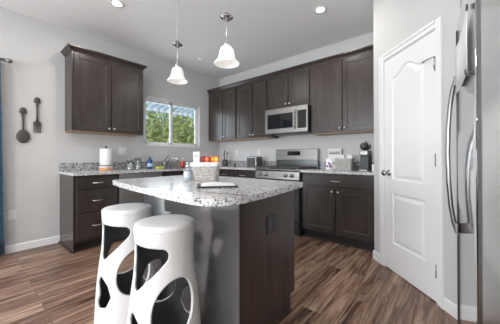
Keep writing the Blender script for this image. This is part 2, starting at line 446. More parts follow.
def crown(parent, w_, yf, left, right, ztop, zc):
    # cornice: profile runs along the front, with returns where an end is open
    mb = MB(); ov = .045
    ox0 = -ov if left else 0; ox1 = w_ + ov if right else w_
    prof = [(0, 0), (.008, 0), (.010, .010), (.030, .034), (.040, .044), (ov, .048), (ov, zc - ztop), (0, zc - ztop)]
    # front run mitred by scaling ends
    for (d0_, z0_), (d1_, z1_) in zip(prof[:-1], prof[1:]):
        l0 = -d0_ if left else 0; l1 = -d1_ if left else 0; r0 = w_ + d0_ if right else w_; r1 = w_ + d1_ if right else w_
        mb._add([(l0, yf - d0_, ztop + z0_), (r0, yf - d0_, ztop + z0_), (r1, yf - d1_, ztop + z1_), (l1, yf - d1_, ztop + z1_)], [(0, 1, 2, 3)])
        if left: mb._add([(l0, yf - d0_, ztop + z0_), (l1, yf - d1_, ztop + z1_), (l1, 0, ztop + z1_), (l0, 0, ztop + z0_)], [(0, 1, 2, 3)])
        if right: mb._add([(r0, yf - d0_, ztop + z0_), (r0, 0, ztop + z0_), (r1, 0, ztop + z1_), (r1, yf - d1_, ztop + z1_)], [(0, 1, 2, 3)])
    mb._add([(ox0, yf - ov, zc), (ox1, yf - ov, zc), (ox1, 0, zc), (ox0, 0, zc)], [(0, 1, 2, 3)])
    bmesh.ops.remove_doubles(mb.bm, verts=mb.bm.verts[:], dist=1e-5)
    return mb.build('crown_moulding', WOOD, parent)
def upper(label, loc, rot, w_, splits, z0=UBZ, left=False, right=False, group=None):
    t = thing('upper_cabinet', label, 'cabinet', (loc[0], loc[1], z0), rot, group)
    h_ = UTZ - z0; D = .305
    mb = MB(); mb.box(0, -D, 0.012, w_, 0, h_).build('body', WOOD, t, bevel=.001)
    MB().box(.001, -D + .012, 0, w_ - .001, -.001, .012).build('underside', TAN, t)['label'] = 'light raw wood underside of the cabinet'
    n = len(splits) - 1
    for i in range(n):
        a, b_ = splits[i], splits[i + 1]
        d = shaker(b_ - a, h_ - .05, 'door', t, a, .018, -D - .020)
        kx = b_ - .028 if (i % 2 == 0) else a + .028
        knob(d, kx, .018 + .05, -D - .020)
    crown(t, w_, -D - .001, left, right, h_ - .002, CRZ - z0)
    return t
GU = 'dark shaker cabinets on the kitchen walls'
upper('wide two-door dark wall cabinet on the left wall, beside the window', (0, -2.753, 0), R(90), .915, [.022, .448, .467, .893], left=True, right=True) if False else None
def dbl(w_, m0=.02, gap=.014, mid=None):
    mid = mid or w_ / 2
    return [(m0, mid - gap / 2), (mid + gap / 2, w_ - m0)]
def upper2(label, loc, rot, w_, doors, **k):
    t = upper(label, loc, rot, w_, [0], **k); h_ = UTZ - k.get('z0', UBZ); D = .305
    for i, (a, b_) in enumerate(doors):
        d = shaker(b_ - a, h_ - .036, 'door', t, a, .014, -D - .020)
        knob(d, b_ - .026 if i % 2 == 0 else a + .026, .06, -D - .020)
    return t
upper2('wide dark two-door wall cabinet left of the window', (.003, -2.735, 0), R(90), .895, dbl(.895, .022), left=True, right=True)
upper2('dark two-door wall cabinet in the room corner, right of the window', (.003, -.003, 0), 0, .797, [(.05, .432), (.446, .780)])
upper2('dark two-door wall cabinet between the corner cabinet and the microwave', (.80, -.003, 0), 0, .72, [(.03, .385), (.399, .700)])
upper2('short dark two-door wall cabinet above the microwave', (1.52, -.003, 0), 0, .775, dbl(.775, .02, mid=.40), z0=1.862)
upper2('wide dark two-door wall cabinet right of the microwave, next to the pantry wall', (2.295, -.003, 0), 0, .935, dbl(.935, .022, mid=.462))

def base_body(t, w_, D=.59, h_=.884, left_end=False, right_end=False):
    mb = MB(); mb.box(0, -D, .112, w_, 0, h_).build('body', WOOD, t, bevel=.001)
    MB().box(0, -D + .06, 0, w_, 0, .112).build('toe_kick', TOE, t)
BF = -.61
def baseT(label, loc, rot, w_): 
    t = thing('base_cabinet', label, 'cabinet', loc, rot); base_body(t, w_); return t
# left wall run (local x -> +Y)
t = baseT('dark base cabinet with three drawers at the left end of the window counter', (.003, -2.776, 0), R(90), .466)
MB().box(-.012, -.592, 0, 0, 0, .884).build('end_panel', WOOD, t)
MB().box(-.030, -.545, 0, -.012, -.012, .018).box(-.012, -.545, 0, .45, -.531, .018).build('shoe_moulding', WOOD, t)
slab_drawer(t, .020, .724, .43, .130, BF); slab_drawer(t, .020, .448, .43, .262, BF); slab_drawer(t, .020, .140, .43, .294, BF)
dw = thing('dishwasher', 'stainless dishwasher under the window counter, partly behind the island', 'dishwasher', (.003, -2.308, 0), R(90))
MB().box(.003, -.58, .10, .597, -.01, .88).build('body', DGREY, dw)
MB().box(.003, -.54, 0, .597, -.01, .10).build('toe_kick', BLK, dw)
MB().box(.004, -.625, .115, .596, -.58, .775).build('door', STEEL, dw, bevel=.004)
MB().box(.004, -.625, .780, .596, -.58, .878).build('control_panel', STEEL, dw, bevel=.004)
MB().tube([(.06, -.625, .745), (.06, -.66, .745), (.54, -.66, .745), (.54, -.625, .745)], .009).build('handle', NICK, dw)
t = thing('base_cabinet', 'dark sink base cabinet under the window', 'cabinet', (.003, -1.706, 0), R(90))
MB().box(0, -.59, .112, .906, 0, .69).box(0, -.59, .69, .906, -.572, .884).box(0, -.572, .69, .018, 0, .884).box(.888, -.572, .69, .906, 0, .884).build('body', WOOD, t, bevel=.001)
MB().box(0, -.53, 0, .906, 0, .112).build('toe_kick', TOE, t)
slab_drawer(t, .02, .724, .42, .13, BF, False, 'false_drawer_front'); slab_drawer(t, .466, .724, .42, .13, BF, False, 'false_drawer_front')
for i, (a, b_) in enumerate(((.02, .446), (.46, .886))):
    d = shaker(b_ - a, .56, 'door', t, a, .140, BF); knob(d, b_ - .03 if i == 0 else a + .03, .66, BF)
t = thing('corner_cabinet', 'dark corner base cabinet where the two counters meet', 'cabinet', (.003, -.003, 0))
MB().box(0, -.59, .112, .90, 0, .884).box(0, -.790, .112, .59, -.59, .884).build('body', WOOD, t)
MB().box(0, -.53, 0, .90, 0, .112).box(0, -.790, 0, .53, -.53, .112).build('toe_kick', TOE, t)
slab_drawer(t, .64, .724, .24, .13, BF); knob(shaker(.24, .56, 'door', t, .64, .140, BF), .85, .66, BF)
t = baseT('dark base cabinet with drawer left of the range', (.905, -.003, 0), 0, .62)
slab_drawer(t, .02, .724, .58, .13, BF)
for i, (a, b_) in enumerate(((.02, .303), (.317, .60))):
    d = shaker(b_ - a, .56, 'door', t, a, .140, BF); knob(d, b_ - .03 if i == 0 else a + .03, .66, BF)
t = baseT('dark base cabinet with one wide drawer over two doors, right of the range', (2.298, -.003, 0), 0, .935)
slab_drawer(t, .022, .716, .89, .142, BF)
for i, (a, b_) in enumerate(((.022, .460), (.474, .912))):
    d = shaker(b_ - a, .558, 'door', t, a, .136, BF); knob(d, b_ - .03 if i == 0 else a + .03, .655, BF)
MB().box(.0, -.545, 0, .935, -.531, .018).build('shoe_moulding', WOOD, t)

# ------------------------------------------------------------------ counters
def counter(name, label, mbf, mat_=GRAN, bev=.006):
    o = mbf.build(name, mat_, None, bevel=bev, seg=3); return tag(o, label, 'countertop')
CZ0, CZ1 = .8845, .914
sk = (-1.60, -.96, .13, .53)   # sink hole y0,y1,x0,x1
t = thing('countertop', 'speckled granite counter along the window wall, turning the corner to the range', 'countertop', (0, 0, 0))
mb = MB()
mb.box(0.001, -2.80, CZ0, .65, sk[0], CZ1).box(0.001, sk[0], CZ0, sk[2], sk[1], CZ1).box(sk[3], sk[0], CZ0, .65, sk[1], CZ1).box(0.001, sk[1], CZ0, .65, -.001, CZ1)
mb.box(.65, -.65, CZ0, 1.526, -.001, CZ1); bmesh.ops.remove_doubles(mb.bm, verts=mb.bm.verts[:], dist=1e-5)
mb.build('slab', GRAN, t)
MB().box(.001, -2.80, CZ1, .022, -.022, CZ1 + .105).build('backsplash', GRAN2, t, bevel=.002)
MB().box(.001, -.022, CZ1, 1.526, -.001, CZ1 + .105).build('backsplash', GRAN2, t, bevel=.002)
t = thing('countertop', 'speckled granite counter right of the range, ending at the pantry wall', 'countertop', (0, 0, 0))
MB().box(2.296, -.65, CZ0, 3.234, -.001, CZ1).build('slab', GRAN, t, bevel=.004)
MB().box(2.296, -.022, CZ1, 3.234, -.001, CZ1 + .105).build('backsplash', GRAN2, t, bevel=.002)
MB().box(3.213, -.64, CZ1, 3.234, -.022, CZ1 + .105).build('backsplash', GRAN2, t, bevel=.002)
# sink
mb = MB(); y0, y1, x0, x1 = sk
mb.box(x0, y0, .70, x1, y1, .706).box(x0, y0, .70, x0 + .004, y1, .908).box(x1 - .004, y0, .70, x1, y1, .908).box(x0, y0, .70, x1, y0 + .004, .908).box(x0, y1 - .004, .70, x1, y1, .908)
tag(mb.build('sink', STEEL), 'stainless sink basin sunk in the window counter below the faucet', 'sink')
# faucet
t = thing('faucet', 'dark chrome kitchen faucet with a low curved spout behind the sink', 'faucet', (.085, -1.36, CZ1 + .0008), 0)
MB().lathe([(.032, 0), (.032, .008), (.024, .014), (.021, .075), (.024, .10), (.016, .115), (0, .118)]).build('body', CHROME, t)
MB().tube([(0, 0, .055), (.04, .03, .105), (.09, .07, .150), (.14, .11, .160), (.175, .14, .140), (.19, .15, .105)], [.014, .014, .013, .013, .013, .015], 10).build('spout', CHROME, t)
MB().tube([(0, 0, .10), (-.004, .02, .14), (.004, .07, .205)], [.012, .010, .008], 8).build('handle', CHROME, t)

# ------------------------------------------------------------------ island
IX0, IX1, IY0, IY1 = 1.93, 3.0, -2.62, -2.02
isl = thing('kitchen_island', 'dark kitchen island with glossy grey stool side and brown wood end panel', 'kitchen island', (IX0, IY0, 0))
MB().box(IX0, IY0 + .012, .0, IX1 - .012, IY1 - .10, .884).box(IX0, IY1 - .10, .112, IX1 - .012, IY1 - .02, .884).build('body', WOOD, isl, world=True)
MB().box(IX0, IY0, 0, IX1, IY0 + .012, .884).build('front_panel', ISLF, isl, bevel=.001, world=True)['label'] = 'glossy dark grey panel behind the stools'
MB().box(IX1 - .012, IY0 + .013, 0, IX1, IY1 - .062, .884).build('end_panel', ISLW, isl, bevel=.001, world=True)['label'] = 'dark brown wood-grained end panel'
MB().box(IX1 - .0, IY0 + .02, 0, IX1 + .010, IY1 - .062, .022).build('shoe_moulding', ISLW, isl, bevel=.003, world=True)
MB().box(IX1, IY0 - .0, 0, IX1 + .004, IY0 + .02, .884).build('corner_trim', WOOD, isl, world=True)
for i in range(2):
    a = IX0 + .02 + i * .525
    dd = MB().box(a, IY1 - .02, .140, a + .50, IY1, .70).build('door', WOOD, isl, bevel=.004, world=True)
    MB().lathe([(.007, 0), (.006, -.010), (.0155, -.021), (0, -.028)], (a + (.47 if i == 0 else .03), IY1, .64), 14, 'Y').build('knob', NICK, dd, world=True)
    dd = MB().box(a, IY1 - .02, .72, a + .50, IY1, .865).build('drawer', WOOD, isl, bevel=.004, world=True)
    MB().tube([(a + .19, IY1, .79), (a + .19, IY1 + .028, .79), (a + .31, IY1 + .028, .79), (a + .31, IY1, .79)], .0055).build('handle', NICK, dd, world=True)
MB().box(IX1 - .030, IY1 - .062, .112, IX1 - .004, IY1 - .0, .884).build('face_frame', WOOD, isl, world=True)
def rounded_poly(pts, rad):
    out = []; n = len(pts)
    for i in range(n):
        p = Vector(pts[i]); a = Vector(pts[i - 1]) - p; b_ = Vector(pts[(i + 1) % n]) - p
        r = rad[i]; 
        if r <= 0: out.append(tuple(p)); continue
        A = p + a.normalized() * r; B = p + b_.normalized() * r
        for k in range(9):
            t_ = k / 8; out.append(tuple(A * (1 - t_) ** 2 + p * 2 * t_ * (1 - t_) + B * t_ ** 2))
    return out
front = [(2.02 + (3.20 - 2.02) * k / 10, -2.94 - .058 * math.sin(PI * (.12 + .76 * k / 10))) for k in range(11)]
right = [(3.255, -2.93), (3.250, -2.80), (3.240, -2.70), (3.205, -2.50), (3.165, -2.30)]
cp = rounded_poly([(1.90, -2.04), (1.91, -2.93)], [0, 0])
pts = [(1.83, -2.035), (1.83, -2.838), (2.10, -2.880), (2.32, -2.902), (2.59, -2.920), (2.83, -2.938), (3.175, -2.945), (3.168, -2.68), (3.150, -2.49), (3.122, -2.29), (3.085, -2.035)]
rad = [.02, .06, .05, .05, .05, .05, .20, .08, .08, .08, .025]
cp = rounded_poly(pts, rad)
mb = MB(); mb.prism(cp, 'Z', CZ0 - .003, CZ1)
tag(mb.build('island_countertop', GRAN, None, bevel=.007, seg=3), 'thick speckled granite island top with rounded corners overhanging the stools', 'countertop')
# island power outlet
t = thing('power_outlet', 'black double power outlet on the brown end panel of the island', 'outlet', (IX1, -2.312, .663))
MB().box(.0005, -.058, -.057, .006, .058, .057).build('cover_plate', BLK, t, bevel=.002)
for s_ in (-.024, .024):
    r_ = MB().box(.006, s_ - .017, -.034, .009, s_ + .017, .034).build('receptacle', DGREY, t, bevel=.002)
    MB().box(.009, s_ - .007, .010, .0095, s_ - .004, .020).box(.009, s_ + .004, .010, .0095, s_ + .007, .020).box(.009, s_ - .007, -.020, .0095, s_ - .004, -.010).box(.009, s_ + .004, -.020, .0095, s_ + .007, -.010).build('slot', BLKG, r_)

# ------------------------------------------------------------------ stools
def poly_sdf(p, V_):
    d = 1e9; inside = False; n = len(V_)
    for i in range(n):
        a = V_[i]; b_ = V_[i - 1]
        ex, ey = b_[0] - a[0], b_[1] - a[1]; wx, wy = p[0] - a[0], p[1] - a[1]
        t_ = max(0, min(1, (wx * ex + wy * ey) / (ex * ex + ey * ey + 1e-12)))
        dx, dy = wx - ex * t_, wy - ey * t_; d = min(d, dx * dx + dy * dy)
        if (a[1] > p[1]) != (b_[1] > p[1]) and p[0] < (b_[0] - a[0]) * (p[1] - a[1]) / (b_[1] - a[1]) + a[0]: inside = not inside
    return -math.sqrt(d) if inside else math.sqrt(d)
def ellp(cx, cz, a, b_, rot, n=28):
    c, s_ = math.cos(rot), math.sin(rot)
    return [(cx + a * math.cos(t_) * c - b_ * math.sin(t_) * s_, cz + a * math.cos(t_) * s_ + b_ * math.sin(t_) * c) for t_ in [2 * PI * k / n for k in range(n)]]
SR = .172
def deg(a): return R(a) * SR
HOLES = []
for off in (0, 180):
    o_ = deg(off)
    HOLES.append(([(deg(-78) + o_, .618), (deg(-6) + o_, .600), (deg(-58) + o_, .470)], .038))
    HOLES.append((ellp(deg(16) + o_, .352, .108, .140, R(-22)), 0))
    HOLES.append(([(deg(-58) + o_, .305), (deg(-45) + o_, .27), (deg(-39) + o_, .22), (deg(-46) + o_, .175), (deg(-58) + o_, .168), (deg(-52) + o_, .215), (deg(-54) + o_, .250), (deg(-61) + o_, .285)], .026))
    HOLES.append((ellp(deg(88) + o_, .12, .045, .030, R(15)), 0) if off == 0 else (ellp(deg(88) + o_, .12, .03, .02, 0), 0))
PERI = 2 * PI * SR
def F(s_, z):
    d = 1e9
    for V_, r_ in HOLES:
        for k in (-PERI, 0, PERI):
            if min(abs(s_ + k - V_[0][0]), 9) > .45: continue
            d = min(d, poly_sdf((s_ + k, z), V_) - r_)
    return d
def srad(z):
    P_ = [(0, .198), (.10, .193), (.25, .184), (.38, .170), (.48, .156), (.56, .150), (.64, .151), (.70, .155), (.72, .155)]
    for (a, ra), (b_, rb) in zip(P_[:-1], P_[1:]):
        if z <= b_:
            t_ = (z - a) / (b_ - a); return ra + (rb - ra) * t_
    return P_[-1][1]
def stool_shell():
    nphi, nz = 170, 96; Z1 = .710; grid = {}; bm = bmesh.new(); ds = PERI / nphi; dz = Z1 / nz; val = {}
    for j in range(nz + 1):
        for i in range(nphi):
            s_, z = -PERI / 2 + ds * i, dz * j
            f = F(s_, z)
            if abs(f) < ds * .62 and 0 < j < nz:
                e = 1e-4; gx = (F(s_ + e, z) - F(s_ - e, z)) / (2 * e); gz = (F(s_, z + e) - F(s_, z - e)) / (2 * e); g2 = gx * gx + gz * gz
                if g2 > .25: s_ -= f * gx / g2; z -= f * gz / g2
                f = 0.
            # smoothed radius profile
            r_ = (srad(max(0, z - .02)) + 2 * srad(z) + srad(min(.70, z + .02))) / 4
            ph = s_ / SR
            grid[i, j] = bm.verts.new((r_ * math.sin(ph), -r_ * math.cos(ph), z)); val[i, j] = f
    for j in range(nz):
        for i in range(nphi):
            k = (i + 1) % nphi; q4 = [(i, j), (k, j), (k, j + 1), (i, j + 1)]
            vals = [val[c] for c in q4]
            pos = [c for c in q4 if val[c] >= 0]
            if len(pos) == 4:
                if all(abs(v) < 1e-9 for v in vals):
                    continue
                bm.faces.new([grid[c] for c in q4])
            elif len(pos) == 3: bm.faces.new([grid[c] for c in pos])
    for v in [v for v in bm.verts if not v.link_faces]: bm.verts.remove(v)
    for f in bm.faces: f.smooth = True
    bmesh.ops.recalc_face_normals(bm, faces=bm.faces[:])
    me = bpy.data.meshes.new('shell'); bm.to_mesh(me); bm.free()
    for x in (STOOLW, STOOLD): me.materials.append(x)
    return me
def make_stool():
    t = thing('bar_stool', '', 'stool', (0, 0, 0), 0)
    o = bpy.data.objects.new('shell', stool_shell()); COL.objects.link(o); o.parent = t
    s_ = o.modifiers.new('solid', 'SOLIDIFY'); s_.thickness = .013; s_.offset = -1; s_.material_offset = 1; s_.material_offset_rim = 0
    o['label'] = 'white flared shell pierced by organic holes, dark inside'
    mb = MB(); mb.lathe([(.150, .704), (.1548, .705), (.1553, .716), (.1550, .727), (.1525, .734), (.147, .738), (.138, .7398), (.10, .740), (.06, .739), (0, .7385)], n=56)
    mb.build('seat', STOOLW, t)
    return t
def copy_tree(o, parent=None):
    c = o.copy(); COL.objects.link(c)
    if parent is not None: c.parent = parent
    for ch in list(o.children): copy_tree(ch, c)
    return c
def face_cam(o, extra=0):
    d = CAM - o.location; o.rotation_euler = (0, 0, math.atan2(d.y, d.x) + PI / 2 + extra)
st1 = make_stool(); st2 = copy_tree(st1)
st1.location = (2.696, -2.881, 0); face_cam(st1)
st2.location = (2.155, -2.850, 0); face_cam(st2)
st1['label'] = 'white pierced bar stool at the right, nearest the island corner'; st2['label'] = 'white pierced bar stool at the left, partly behind the other stool'
for s_ in (st1, st2): s_.scale = (1, 1, 1.012); s_['group'] = 'white bar stools at the island'

# ------------------------------------------------------------------ range and microwave
rg = thing('range', 'stainless gas range with four front knobs and raised back panel', 'stove', (1.530, 0, 0))
MB().box(0, -.62, .05, .762, -.01, .905).build('body', DGREY, rg)
MB().box(.02, -.60, 0, .742, -.05, .05).build('base', BLK, rg)
MB().box(.003, -.655, .20, .759, -.62, .765).build('oven_door', BLKG, rg, bevel=.004)
MB().box(.10, -.6565, .32, .66, -.655, .62).build('oven_window', BLKG, rg)
MB().box(.003, -.655, .055, .759, -.62, .19).build('bottom_drawer', BLKG, rg, bevel=.004)
MB().tube([(.06, -.655, .73), (.06, -.70, .73), (.70, -.70, .73), (.70, -.655, .73)], .012).build('oven_handle', NICK, rg)
MB().prism([(-.62, .775), (-.665, .775), (-.655, .885), (-.62, .900)], 'X', 0, .762).build('control_panel', STEEL, rg, bevel=.003)
for x in (.10, .205, .545, .65):
    MB().lathe([(.030, 0), (.030, .004), (.024, .006), (.021, .032), (0, .034)], (x, -.662, .832), 20, 'Y').build('knob', STEELD, rg)
MB().box(0, -.655, .900, .762, -.085, .916).build('cooktop', STEELD, rg, bevel=.004)
mb = MB()
for gx in (.03, .385):
    w_ = .345; y0, y1 = -.60, -.12; z = .938; r_ = .007
    mb.box(gx, y0, z - r_, gx + w_, y0 + .012, z + r_).box(gx, y1 - .012, z - r_, gx + w_, y1, z + r_).box(gx, y0, z - r_, gx + .012, y1, z + r_).box(gx + w_ - .012, y0, z - r_, gx + w_, y1, z + r_)
    for k in (.25, .5, .75): mb.box(gx, y0 + (y1 - y0) * k - .005, z - r_, gx + w_, y0 + (y1 - y0) * k + .005, z + r_)
    mb.box(gx + w_ / 2 - .005, y0, z - r_, gx + w_ / 2 + .005, y1, z + r_)
    for cx_ in (gx + .006, gx + w_ - .006):
        for cy_ in (y0 + .006, y1 - .006): mb.box(cx_ - .005, cy_ - .005, .916, cx_ + .005, cy_ + .005, z)
mb.build('grate', IRON, rg)
for x in (.20, .56):
    for y in (-.48, -.24): MB().lathe([(.045, .916), (.045, .922), (.03, .926), (.03, .930), (0, .931)], (x, y, 0), 20).build('burner', BLK, rg)
MB().box(0, -.085, .90, .762, -.012, 1.045).build('lower_back_panel', mat('smoky_steel', (.16, .17, .17), .25, 1), rg, bevel=.003)
MB().prism([(-.012, 1.045), (-.105, 1.045), (-.088, 1.215), (-.012, 1.225)], 'X', -.002, .764).build('back_panel', STEEL, rg, bevel=.004)
MB().box(.235, -.1025, 1.115, .475, -.094, 1.185).build('clock_display', BLKG, rg, bevel=.002)
mw = thing('microwave', 'stainless over-the-range microwave with black glass door', 'microwave', (1.528, 0, 1.452))
MB().box(.002, -.375, .012, .758, 0, .402).build('body', BLK, mw, bevel=.002)
dr_ = MB().box(.002, -.400, .010, .580, -.376, .402).build('door', STEEL, mw, bevel=.004)
MB().box(.050, -.4025, .085, .515, -.399, .315).build('door_window', BLKG, dr_, bevel=.004)
MB().tube([(.552, -.400, .06), (.552, -.422, .07), (.552, -.424, .20), (.552, -.422, .335), (.552, -.400, .345)], .008).build('handle', STEEL, dr_)
MB().box(.583, -.400, .010, .758, -.376, .402).build('control_panel', STEEL, mw, bevel=.004)
MB().box(.595, -.4025, .065, .740, -.399, .330).build('keypad', BLKG, mw, bevel=.003)
MB().box(.04, -.35, 0, .72, -.05, .012).build('vent_grille', BLK, mw)
MB().box(.02, -.37, -.032, .115, -.28, 0).build('light_housing', BLK, mw, bevel=.006)

# ------------------------------------------------------------------ refrigerator
fa = math.atan2(-.85, .0484)
fr = thing('refrigerator', 'tall polished stainless refrigerator at the right edge of the view', 'refrigerator', (3.9086, -1.637, 0), fa)
FH = 1.86; FD = .70; W1 = .852; W2 = .45
MB().box(.012, .07, .06, W1 + W2 - .01, FD, FH - .02).build('body', DGREY, fr, bevel=.004)
MB().box(.03, .09, 0, W1 + W2 - .03, FD - .03, .06).build('base_grille', BLK, fr)
def fdoor(x0, x1, r_, bow):
    n = 14; P_ = []
    P_.append((x0 + .002, .068)); 
    for k in range(5):
        a = PI / 2 * k / 4; P_.append((x0 + r_ - r_ * math.cos(a), r_ - r_ * math.sin(a)))
    for k in range(1, n):
        x = x0 + r_ + (x1 - x0 - 2 * r_) * k / n; P_.append((x, -bow * math.sin(PI * k / n)))
    for k in range(5):
        a = PI / 2 * k / 4; P_.append((x1 - r_ + r_ * math.sin(a), r_ - r_ * math.cos(a)))
    P_.append((x1 - .002, .068))
    mb = MB(); mb.prism(P_, 'Z', .045, FH)
    for f in mb.bm.faces: f.smooth = abs(f.normal.z) < .5
    bmesh.ops.recalc_face_normals(mb.bm, faces=mb.bm.faces[:])
    for f in mb.bm.faces: f.smooth = abs(f.normal.z) < .5
    return mb
MB().box(W1 - .045, .003, .05, W1 + .055, .07, FH - .01).build('door_gasket', BLK, fr)
d1_ = fdoor(0, W1 - .040, .008, .0).build('door', FRIDGE, fr)
d2_ = fdoor(W1 + .050, W1 + W2, .026, .0).build('door', BRUSHED, fr)
zz = [(.655, .008), (.70, .020), (.80, .034), (.95, .044), (1.10, .047), (1.25, .044), (1.40, .034), (1.50, .020), (1.55, .008)]
MB().box(-.003, -.002, .05, .018, .05, FH - .005).build('edge_trim', BLK, d1_)
hd = MB(); hd.tube([(.075, -y, z) for z, y in zz], .012, 12)
hd = hd.build('handle', STEELD, d1_)
for z in (.672, 1.533): MB().box(.062, -.020, z - .030, .092, 0, z + .030).build('handle_bracket', STEELD, hd, bevel=.006)
# note held by magnets on the far door
t = thing('paper_note', 'white printed sheet held by magnets to the refrigerator door', 'note', (3.9086, -1.637, 0), fa)
mb = MB(); n = 12; vs_ = []; fs_ = []
for i in range(n + 1):
    x = .13 + .46 * i / n; y = -.003 - .009 * max(0, 1 - i / 4.) ** 2
    vs_ += [(x, y, 1.445), (x, y, 1.715)]
for i in range(n): fs_.append((2 * i, 2 * i + 2, 2 * i + 3, 2 * i + 1))
mb._add(vs_, fs_, True); o = mb.build('sheet', PAPER, t); s_ = o.modifiers.new('s', 'SOLIDIFY'); s_.thickness = .0006
MB().box(.60, -.008, 1.695, .622, -.001, 1.717).build('magnet', BLK, t, bevel=.004)
MB().box(.545, -.008, 1.443, .568, -.001, 1.466).build('magnet', BLK, t, bevel=.004)

# ------------------------------------------------------------------ pendants and ceiling lights
def pendant(x, y, zb, zh, label):
    t = thing('pendant_light', label, 'pendant lamp', (x, y, zb), 0, 'pendant lamps over the island')
    k = 1.0
    prof = [(.0855, 0), (.0865, .004), (.078, .012), (.064, .028), (.056, .048), (.052, .074), (.047, .096), (.038, .112), (.024, .122), (.018, .126)]
    mb = MB(); n = 40; vs_ = []; fs_ = []
    full = prof + [(r_ - .004, z - .002) for r_, z in prof[::-1]]
    for r_, z in full:
        for i in range(n):
            a = 2 * PI * i / n; vs_.append((r_ * math.cos(a), r_ * math.sin(a), z))
    for j in range(len(full) - 1):
        for i in range(n): fs_.append((j * n + i, j * n + (i + 1) % n, (j + 1) * n + (i + 1) % n, (j + 1) * n + i))
    mb._add(vs_, fs_, True); mb.build('lamp_shade', SHADE, t)
    MB().lathe([(.016, .06), (.018, .09), (.018, .112), (0, .113)]).ell((0, 0, .065), .022, .022, .03).build('bulb', SHADE, t)
    MB().lathe([(.020, .124), (.022, .130), (.018, .142), (.010, .152), (.005, .160), (0, .161)]).build('socket_cap', NICK, t)
    MB().cyl((0, 0, 0), .0045, .155, zh - zb, 8).build('rod', NICK, t)
    MB().lathe([(0, zh - zb - .030), (.010, zh - zb - .026), (.022, zh - zb - .014), (.044, zh - zb - .002), (.044, zh - zb + .002), (.026, zh - zb + .012), (.020, zh - zb + .024), (0, zh - zb + .030)]).build('hub', CHROME, t)
    z = zh - zb + .02; mb = MB(); i = 0
    while z + zb < H_CEIL - .03:
        a, b_ = (.006, 0) if i % 2 else (0, .006)
        mb.tube([(a * math.cos(u_) , b_ * math.cos(u_), z + .011 + .013 * math.sin(u_)) for u_ in [2 * PI * k_ / 10 for k_ in range(10)]], .0018, 5, True)
        z += .021; i += 1
    mb.build('chain', NICK, t)
    MB().lathe([(.06, H_CEIL - zb), (.06, H_CEIL - zb - .008), (.045, H_CEIL - zb - .022), (.012, H_CEIL - zb - .03), (0, H_CEIL - zb - .03)]).build('ceiling_cap', NICK, t)
def at(u, v, D):
    return CAM + _F2 * D + _R2 * ((u - 250) / 242 * D) - _U3 * ((v - 156.04) / 242 * D)
p = at(177.5, 81.3, 2.12); h_ = at(178, 44.5, 2.12)
pendant(p.x, p.y, p.z, h_.z, 'farther white bell-shaped pendant lamp, hanging on the left over the island')
p = at(226.8, 63.8, 1.67); h_ = at(226.5, 17.5, 1.67)
pendant(p.x, p.y, p.z, h_.z, 'nearer white bell-shaped pendant lamp, hanging on the right over the island')
cans = [(1.06, -2.50, 'recessed ceiling light above the floor by the left wall cabinet'), (2.72, -.93, 'recessed ceiling light in front of the range wall cabinets'),
        (1.06, -4.6, 'added fill ceiling light behind the camera, left'), (2.72, -4.6, 'added fill ceiling light behind the camera, middle'), (4.2, -4.6, 'added fill ceiling light behind the camera, right'), (2.72, -6.2, 'added fill ceiling light near the added back windows')]  # these cans are unseen, added behind the camera for even fill
for x, y, lb in cans:
    t = thing('ceiling_light', lb, 'ceiling light', (x, y, H_CEIL), 0, 'recessed ceiling lights')
    MB().lathe([(.047, -.001), (.050, -.004), (.074, -.007), (.080, -.001), (.080, 0), (.047, 0)]).build('trim_ring', WHT, t)
    MB().lathe([(.046, -.0015), (.046, -.003), (0, -.004)]).build('lens', LED, t)
    a = area('ceiling_light_glow', (x, y, H_CEIL - .02), (0, 0, -1), .12, .12, 7, (1, .95, .88)); a.data.shape = 'DISK'
tag(MB().lathe([(.05, 0), (.05, -.006), (.03, -.012), (0, -.013)], (.55, -.93, H_CEIL)).build('sprinkler_cap', CEIL), 'small round white cover on the ceiling near the corner', 'ceiling cover')

# ------------------------------------------------------------------ left wall items
def wall_plate(label, loc, rot, w_=.072, h_=.118, kind='power_outlet', cat='outlet', n=1):
    t = thing(kind, label, cat, loc, rot)
    MB().box(-w_ / 2, -.006, -h_ / 2, w_ / 2, -.0005, h_ / 2).build('cover_plate', WHT, t, bevel=.002)
    for i in range(n):
        x = (i - (n - 1) / 2) * .046
        MB().box(x - .0165, -.009, -.034, x + .0165, -.006, .034).build('receptacle' if cat == 'outlet' else 'rocker', WHT, t, bevel=.0015)
    return t
wall_plate('white power outlet low on the left wall near the curtain', (0, -3.224, .435), R(90))
wall_plate('white double switch plate on the window wall behind the counter', (0, -2.010, 1.19), R(90), .118, .118, 'light_switch', 'switch', 2)
wall_plate('white power outlet on the range wall above the toaster', (1.085, 0, 1.185), 0)
wall_plate('white power outlet on the range wall near the corner', (.52, 0, 1.185), 0)
t = thing('wall_spoon', 'large dark decorative spoon hung on the left wall', 'wall decor', (.002, -3.137, 1.264), R(90))
mb = MB(); mb.ell((0, -.018, .078), .060, .015, .080, 20, 12); mb.build('bowl', IRON, t)
MB().tube([(0, -.012, .13), (0, -.014, .20), (0, -.014, .29), (0, -.012, .36)], [.012, .009, .011, .018], 10).ell((0, -.012, .385), .030, .010, .036).ell((0, -.012, .365), .036, .009, .018).build('handle', IRON, t)
t = thing('wall_fork', 'large dark decorative fork hung on the left wall right of the spoon', 'wall decor', (.002, -3.011, 1.392), R(90))
mb = MB(); 
for x in (-.029, -.0097, .0097, .029): mb.tube([(x, -.010, 0), (x, -.015, .05), (x, -.014, .105)], [.0035, .0055, .0065], 8)
mb.ell((0, -.013, .115), .040, .010, .030).build('tines', IRON, t)
MB().tube([(0, -.012, .13), (0, -.014, .22), (0, -.014, .31), (0, -.012, .37)], [.014, .009, .011, .018], 10).ell((0, -.012, .400), .030, .010, .036).ell((0, -.012, .378), .036, .009, .018).build('handle', IRON, t)
